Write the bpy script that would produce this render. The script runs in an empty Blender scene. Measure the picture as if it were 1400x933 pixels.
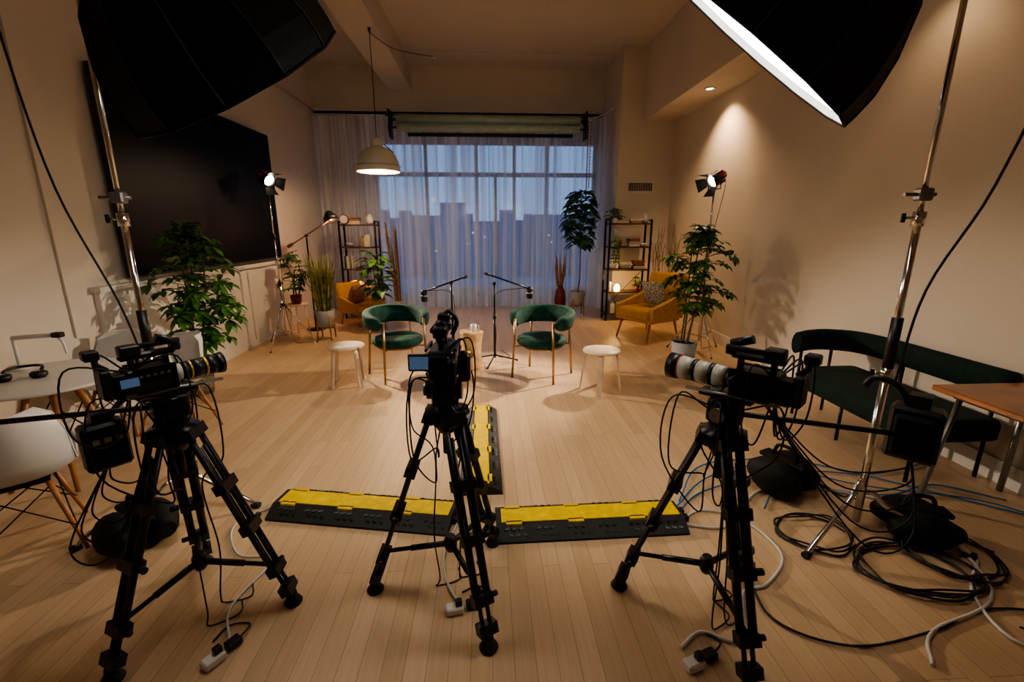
import bpy, bmesh, math, random
from mathutils import Vector, Matrix, Euler
R=random.Random(7)
V=Vector
pi=math.pi
# ------------------------------------------------------------------ materials
def M(name,col,rough=.5,metal=0.,var=.08,scale=9.,bump=0.,bs=60.,emis=None,es=0.,sheen=0.,coat=0.,col2=None,spec=None):
    m=bpy.data.materials.new(name);m.use_nodes=True;nt=m.node_tree;p=nt.nodes['Principled BSDF']
    tc=nt.nodes.new('ShaderNodeTexCoord');nz=nt.nodes.new('ShaderNodeTexNoise');nz.inputs['Scale'].default_value=scale
    nz.inputs['Detail'].default_value=4
    nt.links.new(tc.outputs['Object'],nz.inputs['Vector'])
    mx=nt.nodes.new('ShaderNodeMix');mx.data_type='RGBA'
    a=[c*(1-var) for c in col];b=[min(1,c*(1+var)) for c in (col2 or col)]
    mx.inputs[6].default_value=(*a,1);mx.inputs[7].default_value=(*b,1)
    mr=nt.nodes.new('ShaderNodeMapRange');mr.inputs[1].default_value=.35;mr.inputs[2].default_value=.65
    nt.links.new(nz.outputs['Fac'],mr.inputs[0]);nt.links.new(mr.outputs[0],mx.inputs[0])
    nt.links.new(mx.outputs[2],p.inputs['Base Color'])
    p.inputs['Roughness'].default_value=rough;p.inputs['Metallic'].default_value=metal
    if spec is not None: p.inputs['Specular IOR Level'].default_value=spec
    if sheen: p.inputs['Sheen Weight'].default_value=sheen
    if coat: p.inputs['Coat Weight'].default_value=coat
    if emis: p.inputs['Emission Color'].default_value=(*emis,1);p.inputs['Emission Strength'].default_value=es
    if bump:
        n2=nt.nodes.new('ShaderNodeTexNoise');n2.inputs['Scale'].default_value=bs
        nt.links.new(tc.outputs['Object'],n2.inputs['Vector'])
        bp=nt.nodes.new('ShaderNodeBump');bp.inputs['Strength'].default_value=bump;bp.inputs['Distance'].default_value=.01
        nt.links.new(n2.outputs['Fac'],bp.inputs['Height']);nt.links.new(bp.outputs[0],p.inputs['Normal'])
    return m
m_wall=M('wall_paint',(.66,.595,.515),.75,0,.02,2,.05,150)
m_ceil=M('ceiling_paint',(.64,.58,.50),.8,0,.02,2)
m_trim=M('white_trim',(.74,.71,.67),.45,0,.02)
m_black=M('black_plastic',(.012,.012,.013),.4,0,.2)
m_blackm=M('black_metal',(.015,.015,.016),.3,.6,.2)
m_rubber=M('black_rubber',(.018,.018,.018),.65,0,.2,20,.2)
m_fabric=M('black_fabric',(.008,.008,.009),.65,0,.3,30,.2,120,spec=.25)
m_seam=M('softbox_seam',(.05,.05,.05),.6)
m_chrome=M('chrome',(.75,.73,.7),.14,1,.03)
m_grey=M('grey_metal',(.3,.3,.3),.35,.8)
m_screen=M('tv_glass',(.003,.003,.004),.5,0,.1,spec=.12)
m_green=M('green_velvet',(.002,.050,.033),.75,0,.4,14,.2,70,sheen=.05,spec=.3)
m_green2=M('dark_green_velvet',(.0015,.018,.014),.8,0,.3,14,.2,70,sheen=.03,spec=.3)
m_brass=M('bronze_metal',(.42,.27,.14),.3,.9,.1)
m_birch=M('birch_wood',(.78,.63,.46),.45,0,.08,6)
m_log=M('log_wood',(.62,.42,.22),.5,0,.3,10,.3,30)
m_teak=M('teak_wood',(.42,.19,.07),.4,0,.2,8)
m_tabw=M('table_wood',(.36,.13,.04),.3,0,.2,6,coat=.3)
m_yel=M('yellow_upholstery',(.54,.28,.03),.8,0,.12,25,.2,200,sheen=.15)
m_leaf=M('leaf_green',(.03,.12,.02),.38,0,.4,12,col2=(.09,.22,.035))
m_leaf2=M('leaf_dark',(.02,.08,.03),.3,0,.4,12,col2=(.05,.14,.05))
m_grass=M('grass_green',(.14,.24,.05),.6,0,.4,14,col2=(.35,.32,.10))
m_stem=M('plant_stem',(.13,.08,.04),.8,0,.3,30)
m_dry=M('dried_stem',(.30,.16,.08),.9,0,.35,30)
m_potg=M('grey_pot',(.36,.38,.40),.6,0,.1,20,.1)
m_basket=M('basket_pot',(.42,.37,.30),.8,0,.5,60,.6,90)
m_soil=M('soil',(.03,.02,.012),.95,0,.4,60,.6)
m_yrub=M('ramp_yellow',(.82,.58,.008),.5,0,.12,20,.2)
m_white=M('white_plastic',(.72,.71,.69),.35,0,.02)
m_lens=M('lens_white',(.55,.53,.47),.4,0,.04)
m_gold=M('gold_ring',(.6,.42,.12),.35,.7)
m_red=M('red_paint',(.45,.03,.02),.4,0,.1)
m_dkred=M('dark_red_ceramic',(.20,.02,.012),.3)
m_pink=M('pillow_fabric',(.20,.26,.26),.9,0,.5,40,.2,col2=(.45,.42,.38))
m_pil2=M('pillow_brown',(.30,.14,.10),.9,0,.5,30,.2)
m_shelf=M('shelf_dark_wood',(.06,.038,.026),.5,0,.3)
m_blue=M('blue_cable',(.02,.18,.46),.5)
m_wcab=M('white_cable',(.60,.59,.57),.5)
m_glassy=M('lens_glass',(.01,.01,.03),.05,0,.1,coat=1)
m_teal=M('backdrop_teal',(.46,.62,.57),.6,0,.08)
m_lcd=M('camera_lcd',(.02,.03,.05),.3,0,.6,emis=(.12,.20,.34),es=.4,scale=25)
m_bulb=M('warm_bulb',(1,.8,.5),.5,emis=(1,.62,.26),es=40)
m_diff=M('softbox_diffuser',(.9,.9,.9),.8,emis=(1,.93,.83),es=9.)
m_hot=M('spot_lens',(1,.95,.9),.5,emis=(1,.9,.75),es=25)
m_glowo=M('amber_glass',(.9,.4,.1),.4,emis=(1,.26,.02),es=3)
m_glowy=M('candle_glow',(1,.8,.4),.4,emis=(1,.50,.12),es=20)
m_down=M('downlight_glow',(1,.9,.7),.5,emis=(1,.78,.5),es=14)
m_enamel=M('white_enamel',(.70,.67,.58),.3,0,.02)
m_enin=M('lamp_inner_enamel',(.85,.8,.68),.5,0,.02)
m_silver=M('silver_lining',(.6,.6,.6),.4,.5)
def floor_mat():
    m=bpy.data.materials.new('maple_floor');m.use_nodes=True;nt=m.node_tree;p=nt.nodes['Principled BSDF'];N=nt.nodes.new;L=nt.links.new
    tc=N('ShaderNodeTexCoord');sp=N('ShaderNodeSeparateXYZ');cb=N('ShaderNodeCombineXYZ')
    L(tc.outputs['Object'],sp.inputs[0]);L(sp.outputs[1],cb.inputs[0]);L(sp.outputs[0],cb.inputs[1])
    br=N('ShaderNodeTexBrick');L(cb.outputs[0],br.inputs['Vector'])
    br.inputs['Scale'].default_value=1;br.inputs['Brick Width'].default_value=1.1;br.inputs['Row Height'].default_value=.088
    br.inputs['Mortar Size'].default_value=.0012;br.inputs['Mortar Smooth'].default_value=.2;br.inputs['Bias'].default_value=0
    br.offset=.37;br.offset_frequency=3
    br.inputs['Color1'].default_value=(.68,.485,.305,1);br.inputs['Color2'].default_value=(.57,.395,.235,1);br.inputs['Mortar'].default_value=(.31,.20,.115,1)
    mp=N('ShaderNodeMapping');mp.inputs['Scale'].default_value=(2,40,1);L(cb.outputs[0],mp.inputs[0])
    nz=N('ShaderNodeTexNoise');nz.inputs['Scale'].default_value=1.5;nz.inputs['Detail'].default_value=6;L(mp.outputs[0],nz.inputs['Vector'])
    mr=N('ShaderNodeMapRange');mr.inputs[3].default_value=.82;mr.inputs[4].default_value=1.13;L(nz.outputs['Fac'],mr.inputs[0])
    mx=N('ShaderNodeMix');mx.data_type='RGBA';mx.blend_type='MULTIPLY';mx.inputs[0].default_value=1
    L(br.outputs['Color'],mx.inputs[6]);L(mr.outputs[0],mx.inputs[7]);L(mx.outputs[2],p.inputs['Base Color'])
    p.inputs['Roughness'].default_value=.38
    bp=N('ShaderNodeBump');bp.inputs['Strength'].default_value=.25;bp.inputs['Distance'].default_value=.002;bp.invert=True
    L(br.outputs['Fac'],bp.inputs['Height']);L(bp.outputs[0],p.inputs['Normal'])
    return m
m_floor=floor_mat()
def sheer_mat():
    m=bpy.data.materials.new('sheer_curtain');m.use_nodes=True;nt=m.node_tree;nt.nodes.clear();N=nt.nodes.new;L=nt.links.new
    o=N('ShaderNodeOutputMaterial');tr=N('ShaderNodeBsdfTransparent');tr.inputs[0].default_value=(.92,.94,.98,1)
    tl=N('ShaderNodeBsdfTranslucent');tl.inputs[0].default_value=(.94,.95,.98,1);df=N('ShaderNodeBsdfDiffuse');df.inputs[0].default_value=(.90,.90,.90,1)
    a=N('ShaderNodeMixShader');a.inputs[0].default_value=.5;L(tl.outputs[0],a.inputs[1]);L(df.outputs[0],a.inputs[2])
    tc=N('ShaderNodeTexCoord');mp=N('ShaderNodeMapping');mp.inputs['Scale'].default_value=(7,7,.10);nz=N('ShaderNodeTexNoise');nz.inputs['Scale'].default_value=1.8
    L(tc.outputs['Object'],mp.inputs[0]);L(mp.outputs[0],nz.inputs['Vector'])
    mr=N('ShaderNodeMapRange');mr.inputs[1].default_value=.36;mr.inputs[2].default_value=.66;mr.inputs[3].default_value=.36;mr.inputs[4].default_value=.84;L(nz.outputs['Fac'],mr.inputs[0])
    b=N('ShaderNodeMixShader');L(mr.outputs[0],b.inputs[0]);L(tr.outputs[0],b.inputs[1]);L(a.outputs[0],b.inputs[2]);L(b.outputs[0],o.inputs[0])
    return m
m_sheer=sheer_mat()
def pane_mat():
    m=bpy.data.materials.new('window_glass');m.use_nodes=True;nt=m.node_tree;nt.nodes.clear();N=nt.nodes.new;L=nt.links.new
    o=N('ShaderNodeOutputMaterial');tr=N('ShaderNodeBsdfTransparent');tr.inputs[0].default_value=(.9,.95,1,1);gl=N('ShaderNodeBsdfGlossy');gl.inputs['Roughness'].default_value=.05
    a=N('ShaderNodeMixShader');a.inputs[0].default_value=.03;L(tr.outputs[0],a.inputs[1]);L(gl.outputs[0],a.inputs[2]);L(a.outputs[0],o.inputs[0]);return m
m_pane=pane_mat()
# ------------------------------------------------------------------ builder
def cat(pts,n=6,zmin=None):
    P=[V(p) for p in pts]
    if len(P)<3: return P
    Q=[P[0]*2-P[1]]+P+[P[-1]*2-P[-2]];o=[]
    for i in range(1,len(Q)-2):
        a,b,c,d=Q[i-1:i+3]
        for k in range(n):
            t=k/n;o.append(.5*((2*b)+(c-a)*t+(2*a-5*b+4*c-d)*t*t+(3*b-a-3*c+d)*t**3))
    o.append(P[-1])
    if zmin is not None:
        for p in o: p.z=max(p.z,zmin)
    return o
class B:
    def __init__(s): s.bm=bmesh.new();s.m=[];s.M=Matrix()
    def at(s,loc=(0,0,0),rot=(0,0,0),sc=1): s.M=Matrix.Translation(loc)@Euler(rot).to_matrix().to_4x4()@Matrix.Scale(sc,4);return s
    def axis(s,loc,d): s.M=Matrix.Translation(loc)@V(d).to_track_quat('Z','Y').to_matrix().to_4x4();return s
    def add(s,vs,fs,m,sm=False):
        if m not in s.m: s.m.append(m)
        i=s.m.index(m);q=[s.bm.verts.new(s.M@V(v)) for v in vs]
        for k,f in enumerate(fs):
            try: fc=s.bm.faces.new([q[j] for j in f])
            except ValueError: continue
            fc.material_index=i;fc.smooth=(sm if isinstance(sm,bool) else sm[k])
    def box(s,c,d,m,rot=(0,0,0),bev=0):
        t=bmesh.new();bmesh.ops.create_cube(t,size=1)
        for v in t.verts: v.co=V((v.co.x*d[0],v.co.y*d[1],v.co.z*d[2]))
        if bev: bmesh.ops.bevel(t,geom=t.edges[:],offset=bev,segments=3 if bev>.012 else 1,profile=.5,affect='EDGES')
        X=Matrix.Translation(c)@Euler(rot).to_matrix().to_4x4();t.verts.index_update()
        s.add([X@v.co for v in t.verts],[[v.index for v in f.verts] for f in t.faces],m,bev>.012);t.free()
    def loft(s,rings,m,caps=True,sm=True,close=True):
        n=len(rings[0]);vs=[p for r in rings for p in r];fs=[];S=[]
        for i in range(len(rings)-1):
            for j in range(n if close else n-1):
                k=(j+1)%n;fs.append([i*n+j,i*n+k,(i+1)*n+k,(i+1)*n+j]);S.append(sm)
        if caps and close:
            fs.append(list(range(n))[::-1]);S.append(False);fs.append([(len(rings)-1)*n+j for j in range(n)]);S.append(False)
        s.add(vs,fs,m,S)
    def tube(s,pts,r,m,n=8,sm=0,sx=1,sy=1,up=None,zmin=None):
        P=cat(pts,sm,zmin) if sm else [V(p) for p in pts]
        K=len(P);rr=r if isinstance(r,(list,tuple)) else None;rings=[];prev=None
        for i,p in enumerate(P):
            t=(P[min(i+1,K-1)]-P[max(i-1,0)])
            if t.length<1e-9: t=V((0,0,1))
            t.normalize()
            if prev is None:
                a=V(up) if up else (V((0,0,1)) if abs(t.z)<.9 else V((1,0,0)));x=(a-t*a.dot(t)).normalized()
            else:
                x=(prev-t*prev.dot(t))
                x=x.normalized() if x.length>1e-6 else prev
            prev=x;y=t.cross(x)
            if rr: q=i/(K-1)*(len(rr)-1);k=min(int(q),len(rr)-2);R0=rr[k]+(rr[k+1]-rr[k])*(q-k)
            else: R0=r
            rings.append([p+x*(math.cos(2*pi*j/n)*R0*sx)+y*(math.sin(2*pi*j/n)*R0*sy) for j in range(n)])
        s.loft(rings,m)
    def cyl(s,a,b,r,m,r2=None,n=14): s.tube([a,b],[r,r if r2 is None else r2],m,n)
    def bar(s,a,b,w,t,m,side=(1,0,0)):
        a,b=V(a),V(b);z=(b-a).normalized();x=V(side);x=(x-z*x.dot(z)).normalized();y=z.cross(x)
        rr=[[p+x*(w/2*i)+y*(t/2*j) for i,j in((-1,-1),(1,-1),(1,1),(-1,1))] for p in(a,b)];s.loft(rr,m,sm=False)
    def lathe(s,prof,m,c=(0,0,0),n=24,caps=True,sm=True):
        c=V(c);s.loft([[c+V((r*math.cos(2*pi*j/n),r*math.sin(2*pi*j/n),z)) for j in range(n)] for r,z in prof],m,caps,sm)
    def ball(s,c,r,m,sc=(1,1,1),n=14):
        h=n//2+1;s.loft([[V(c)+V((r*max(.001,math.sin(pi*i/h))*math.cos(2*pi*j/n)*sc[0],r*max(.001,math.sin(pi*i/h))*math.sin(2*pi*j/n)*sc[1],-r*math.cos(pi*i/h)*sc[2])) for j in range(n)] for i in range(h+1)],m)
    def leaf(s,p,d,L,W,m,droop=.35,fold=.15):
        p=V(p);d=V(d).normalized();side=d.cross(V((0,0,1)))
        if side.length<.05: side=V((1,0,0))
        side.normalize();up=side.cross(d);prof=[.08,.7,1,.85,.06];vs=[]
        for i,w in enumerate(prof):
            t=i/4;c=p+d*(L*t)-V((0,0,1))*(droop*L*t*t)
            vs+=[c+side*(W/2*w)+up*(fold*W*w),c,c-side*(W/2*w)+up*(fold*W*w)]
        fs=[]
        for i in range(4):
            a=i*3;fs+=[[a,a+1,a+4,a+3],[a+1,a+2,a+5,a+4]]
        s.add(vs,fs,m,True)
    def umb(s,p,d,L,m,n=8,W=.3):
        d=V(d).normalized();x=d.orthogonal().normalized();y=d.cross(x);a0=R.random()*6
        for i in range(n):
            a=a0+2*pi*i/n;q=x*math.cos(a)+y*math.sin(a)+d*.15
            s.leaf(p,q,L*R.uniform(.8,1.1),L*W,m,.35)
    def done(s,name,loc=(0,0,0),rz=0,center=False):
        bmesh.ops.recalc_face_normals(s.bm,faces=s.bm.faces[:])
        if center:
            c=V((loc[0],loc[1],0))
            for v in s.bm.verts: v.co-=c
        me=bpy.data.meshes.new(name);s.bm.to_mesh(me);s.bm.free()
        for m in s.m: me.materials.append(m)
        o=bpy.data.objects.new(name,me);bpy.context.collection.objects.link(o);o.location=loc;o.rotation_euler=(0,0,rz);return o
def light(kind,name,par,loc,power,col,aim=None,**kw):
    d=bpy.data.lights.new(name,kind);d.energy=power;d.color=col
    for k,v in kw.items(): setattr(d,k,v)
    o=bpy.data.objects.new(name,d);bpy.context.collection.objects.link(o);o.parent=par;o.location=loc
    if aim is not None: o.rotation_euler=(V(aim)).to_track_quat('-Z','Y').to_euler()
    return o
def sbox(name,x0,x1,y0,y1,z0,z1,m):
    b=B();b.box((0,0,0),(x1-x0,y1-y0,z1-z0),m);return b.done(name,((x0+x1)/2,(y0+y1)/2,(z0+z1)/2))
# ------------------------------------------------------------------ room
XL,XR,YB,YN,ZC=-3.5,3.5,10.2,-2.0,4.85
b=B();b.box((0,0,-.05),(7.4,14,.1),m_floor);b.done('floor',(0,4.6,0))
sbox('wall_left',XL-.15,XL,YN-.1,10.9,0,5,m_wall)
sbox('wall_right',XR,XR+.15,YN-.1,10.9,0,5,m_wall)
sbox('wall_near',XL,XR,YN-.15,YN,0,5,m_wall)
sbox('wall_header',XL,2.46,YB,YB+.2,3.93,ZC,m_wall)
sbox('wall_column',2.46,XR,8.9,10.9,0,ZC,m_wall)
b=B();b.box((0,4.5,ZC+.075),(7.3,13.3,.15),m_ceil)
for y in(1.6,4.2,6.8,9.4): b.box((.7,y,ZC-.004),(4.3,.018,.008),m_wall)
b.box((.9,4.1,ZC-.004),(.018,12.2,.008),m_wall);b.done('ceiling')
b=B();b.box((-2.95,10.75,2),(1.1,.2,4),m_wall);b.box((0,10.75,3.78),(4.9,.2,.45),m_wall);b.box((0,10.7,.09),(4.9,.2,.18),m_wall);b.box((-.5,10.55,3.97),(5.9,.7,.08),m_wall)
b.done('wall_far')
sbox('ceiling_beam',-1.97,-1.5,YN,YB,4.42,ZC,m_ceil)
sbox('ceiling_soffit',2.9,XR,YN,8.9,3.62,ZC,m_wall)
b=B();b.box((0,0,.57),(.05,3.6,1.14),m_trim);b.box((.015,0,1.17),(.1,3.66,.05),m_trim)
for y in(-.75,.75): b.box((.03,y,.6),(.015,.03,1.0),m_wall)
b.done('trim_wainscot',(XL+.027,6.0,0))
b=B();b.box((0,0,0),(.02,6.2,.14),m_trim);b.done('baseboard_left',(XL+.012,1.1,.07))
b=B();b.box((0,0,0),(.02,10.9,.16),m_trim);b.done('baseboard_right',(XR-.012,3.44,.08))
b=B();b.tube([(XL+.05,3,4.0),(XL+.05,10.1,4.0)],.018,m_wall,8);b.box((XL+.012,3.95,2.6),(.02,.05,3.6),m_wall);b.done('trim_conduit')
# window
b=B()
mf=M('window_frame',(.55,.57,.60),.5)
for x in(-2.42,-1.33,-.22,.62,1.35,2.42): b.box((x,0,1.85),(.07,.08,3.36),mf)
b.box((.2,0,1.85),(.06,.07,2.0),mf)
for z in(.2,2.86,3.52): b.box((0,0,z),(4.9,.08,.09),mf)
for x0,x1 in((-1.3,-.25),(-.2,.2),(.22,.6),(.65,2.4)): b.box(((x0+x1)/2,0,.3),(x1-x0,.06,.14),mf)
b.add([(-2.4,.01,.2),(2.4,.01,.2),(2.4,.01,3.5),(-2.4,.01,3.5)],[[0,1,2,3]],m_pane)
b.done('window_1',(0,10.72,0))
def curtain():
    b=B();path=[]
    x=-3.44
    while x<2.2: path.append((x,9.95));x+=.012
    for i in range(0,60):
        a=i/60;path.append((2.2+.18*math.sin(a*pi/2),9.95-.75*a*a))
    rows=[3.86,3.0,1.8,.7,.02];rings=[];ph=0;off=[]
    for i in range(len(path)):
        ph+=.52+.30*math.sin(i*.031)+.18*math.sin(i*.113)
        off.append(math.sin(ph*.55)*(.65+.35*math.sin(i*.047)))
    for k,z in enumerate(rows):
        amp=.036+.010*k;r=[]
        for i,(x,y) in enumerate(path):
            e=i>len(path)-60
            r.append(V((x+(off[i]*amp if e else .01*math.sin(i*.02+k)),y+(0 if e else off[i]*amp),z)))
        rings.append(r)
    b.loft(rings,m_sheer,caps=False,close=False)
    return b.done('sheer_curtain')
curtain()
b=B();b.tube([(-3.44,9.95,3.89),(2.2,9.95,3.89)],.014,m_trim,8);b.tube([(2.2,9.95,3.89),(2.3,9.8,3.89),(2.4,9.2,3.89)],.014,m_trim,8,sm=4);b.done('curtain_rail')
b=B()
b.cyl((-1.72,0,.10),(1.85,0,.10),.085,m_teal,n=24);b.cyl((-1.78,0,.10),(1.95,0,.10),.03,m_grey)
b.cyl((-1.70,-.1,-.06),(1.83,-.1,-.06),.07,m_teal,n=20);b.cyl((-1.78,-.1,-.06),(1.92,-.1,-.06),.022,m_grey)
b.cyl((-1.5,-.08,-.18),(1.7,-.08,-.18),.035,m_black,n=14)
for x in(-1.83,1.95): b.box((x,-.05,.0),(.03,.3,.5),m_black,bev=.005);b.cyl((x-.03,0,.10),(x+.03,0,.10),.09,m_blackm);b.cyl((x-.03,-.1,-.06),(x+.03,-.1,-.06),.075,m_blackm)
b.box((0,.1,.2),(3.9,.03,.05),m_grey)
for i in range(70): b.ball((2.0+.012*(i%2),-.08,.1-i*.021),.012,m_red,n=6)
for i in range(60): b.ball((2.06,-.08+.012*(i%2),.1-i*.021),.011,m_white if i%3==0 else m_red,n=6)
b.done('backdrop_roller',(0,9.62,3.64))
b=B();b.box((0,0,0),(.5,.03,.19),m_trim)
for i in range(14): b.box((-.215+i*.033,-.018,0),(.02,.01,.15),m_black)
b.done('wall_vent',(2.9,8.885,2.46))
b=B();b.box((0,0,0),(.06,3.25,1.86),m_black,bev=.006);b.add([(.031,-1.6,-.91),(.031,1.6,-.91),(.031,1.6,.91),(.031,-1.6,.91)],[[0,1,2,3]],m_screen)
b.box((-.035,0,0),(.03,1.2,.8),m_blackm)
b.done('wall_television',(XL+.085,6.17,2.17))
for i,y in enumerate((6.9,3.6)):  # the nearer, weak downlight is an added extra, out of view
    b=B();b.lathe([(.075,-.0),(.075,-.012),(.055,-.012),(.05,.0)],m_trim,n=24);b.lathe([(.05,-.006),(.001,-.005)],m_down,n=20,caps=False)
    o=b.done('recessed_downlight',(3.16,y,3.618))
    light('SPOT','downlight_beam',o,(0,0,-.03),130 if i==0 else 15,(1,.67,.38),(.12,0,-1),spot_size=math.radians(115),spot_blend=.8,shadow_soft_size=.05)
# outside
b=B();mb=M('city_building_hazed',(.17,.24,.36),.9,0,.12,.05)  # dusk haze is mixed into the pale blue building colour
mwin=M('city_window',(.8,.6,.3),.5,emis=(1,.7,.4),es=1.2)
for i in range(90):
    x=-85+i*1.9+R.uniform(-1,1);w=R.uniform(1.5,4);y=R.uniform(75,110);h=R.choice([2,2.5,3,4,5,5.5,7])*y/100+R.uniform(0,1)
    b.box((x,y,h/2-8),(w,w,h+16),mb)
    if R.random()<.4:
        for k in range(3): b.box((x+R.uniform(-w/3,w/3),y-w/2-.05,h-R.uniform(1,5)),(.25,.1,.25),mwin)
for i in range(26):
    y=R.uniform(112,118);h=R.uniform(3.2,5.2);b.box((-90+i*7.5,y,h/2-8),(8,3,h+16),mb)
b.done('city_skyline')
b=B();b.box((0,60,-9),(400,95,.2),M('city_ground',(.14,.20,.30),.9,0,.3,.2));b.done('city_ground')  # ground colour carries the same painted haze as the buildings
b=B();mt=M('terrace_tile',(.22,.26,.32),.8);b.box((0,13.4,-.02),(9,5,.14),mt);b.done('terrace_floor')
b=B()
for i in range(45): b.cyl((-4.4+i*.2,0,.05),(-4.4+i*.2,0,1.1),.012,m_grey,n=6)
b.box((0,0,1.12),(9,.05,.05),m_grey);b.box((0,0,.1),(9,.04,.04),m_grey);b.done('balcony_railing',(0,15.6,0))
# ------------------------------------------------------------------ furniture
def arcband(b,R0,a0,a1,zf,h,t,m,steps=36,n=16,lean=.0):
    rings=[]
    for i in range(steps+1):
        u=i/steps;a=math.radians(a0+(a1-a0)*u);e=min(u,1-u)*steps
        k=min(1,math.sqrt(max(.02,1-(1-min(e/3,1))**2)));zc,hh=zf(u),h(u)
        c=V((math.cos(a),math.sin(a),0));r=[]
        for j in range(n):
            q=2*pi*j/n;cx=math.copysign(abs(math.cos(q))**.6,math.cos(q));cz=math.copysign(abs(math.sin(q))**.6,math.sin(q))
            r.append(c*(R0+cx*t/2*k+lean*cz*hh/2)+V((0,0,zc+cz*hh/2*k)))
        rings.append(r)
    b.loft(rings,m)
def green_chair(loc,ang):
    b=B()
    b.lathe([(.001,.385),(.20,.38),(.270,.395),(.292,.43),(.287,.465),(.245,.490),(.12,.497),(.001,.499)],m_green,n=36)
    b.lathe([(.22,.365),(.24,.365),(.24,.39),(.22,.39)],m_brass,n=30)
    arcband(b,.32,50,310,lambda u:.665+.04*math.sin(pi*u),lambda u:.15+.06*math.sin(pi*u),.11,m_green,lean=.15)
    for a in(48,-48,132,228):
        c=V((math.cos(math.radians(a)),math.sin(math.radians(a)),0))
        if abs(a)==48: b.tube([c*.355,c*.33+V((0,0,.4)),c*.32+V((0,0,.70))],.0135,m_brass,10)
        else: b.tube([c*.38,c*.345+V((0,0,.4)),c*.335+V((0,0,.66))],.0135,m_brass,10)
        b.cyl(c*.335+V((0,0,.378)),c*.2+V((0,0,.378)),.009,m_brass,n=8)
    b.done('green_armchair',loc,ang)
green_chair((-1.06,5.22,0),math.radians(-58))
green_chair((.62,5.12,0),math.radians(-122))
def stool(loc,ang):
    b=B();b.lathe([(.001,.425),(.18,.425),(.196,.43),(.20,.438),(.196,.45),(.001,.452)],m_birch,n=40)
    for i in range(4):
        a=pi/4+i*pi/2;c=V((math.cos(a),math.sin(a),0));s_=V((-math.sin(a),math.cos(a),0))
        P=[c*.05+V((0,0,.416)),c*.130+V((0,0,.416)),c*.157+V((0,0,.405)),c*.166+V((0,0,.38)),c*.215+V((0,0,.001))]
        rings=[]
        for k,p in enumerate(P):
            t=(P[min(k+1,4)]-P[max(k-1,0)]).normalized();nn=t.cross(s_)
            if k==4: nn=c
            rings.append([p+s_*(.024*i1)+nn*(.009*j1) for i1,j1 in((-1,-1),(1,-1),(1,1),(-1,1))])
        b.loft(rings,m_birch,sm=False)
    b.done('round_wooden_stool',loc,ang)
stool((-1.58,4.94,0),.15);stool((1.2,4.60,0),.5)
b=B();n=28;rings=[]
for k,(r,z) in enumerate([(.12,0),(.135,.03),(.125,.12),(.118,.24),(.125,.36),(.14,.44),(.145,.465),(.135,.48)]):
    rings.append([V((r*(1+.07*math.sin(3*q+1)+.04*math.sin(7*q+z*4))*math.cos(q),r*(1+.07*math.sin(3*q+1)+.04*math.sin(7*q+z*4))*math.sin(q),z)) for q in [2*pi*j/n for j in range(n)]])
b.loft(rings,m_log)
for q in(.4,1.9,3.3,4.9): b.ball((.125*math.cos(q),.125*math.sin(q),R.uniform(.1,.4)),.022,m_teak,n=8)
b.done('log_side_table',(-.22,5.45,0))
b=B();b.lathe([(.035,0),(.038,.01),(.036,.09),(.03,.09),(.03,.015),(.001,.012)],m_white,n=20);b.tube([(.035,0,.075),(.06,0,.07),(.06,0,.03),(.036,0,.02)],.005,m_white,6,sm=4)
b.done('coffee_mug',(-.18,5.42,.481))
def mic_stand(loc,top,bo,mic,ang=0):
    b=B()
    for i in range(3):
        a=ang+i*2*pi/3;b.tube([(0,0,.1),(.05*math.cos(a),.05*math.sin(a),.09),(.30*math.cos(a),.30*math.sin(a),.015)],.010,m_blackm,8);b.ball((.30*math.cos(a),.30*math.sin(a),.014),.014,m_rubber,n=8)
    b.cyl((0,0,.07),(0,0,.62),.015,m_blackm);b.cyl((0,0,.6),(0,0,top),.011,m_blackm);b.cyl((0,0,.58),(0,0,.64),.022,m_black)
    b.cyl((0,-.025,top),(0,.03,top),.022,m_black);b.cyl(bo,mic,.010,m_blackm);b.cyl(bo,V(bo)*.9+V(mic)*.1,.016,m_black)
    m=V(mic);b.cyl(m+V((0,0,.02)),m+V((0,0,-.03)),.014,m_black);b.lathe([(.001,-.2),(.032,-.195),(.04,-.17),(.04,-.07),(.032,-.05),(.001,-.045)],m_black,m+V((0,0,.07)),18)
    b.lathe([(.043,-.13),(.043,-.115)],m_grey,m+V((0,0,.07)),18)
    b.tube([m+V((0,0,-.0)),m*.7+V((0,.02,top*.28)),V((.01,.02,top-.15)),(0.02,.02,.4),(.02,.02,.1),(.2,.25,.01),(.1,.6,.01)],.004,m_rubber,6,sm=6,zmin=.006)
    b.done('microphone_boom_stand',loc)
mic_stand((-.45,5.62,0),1.05,(.2,0,1.13),(-.33,-.05,.95),.5)
mic_stand((.08,5.68,0),1.03,(-.12,0,1.16),(.44,-.05,.97),.2)
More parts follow.
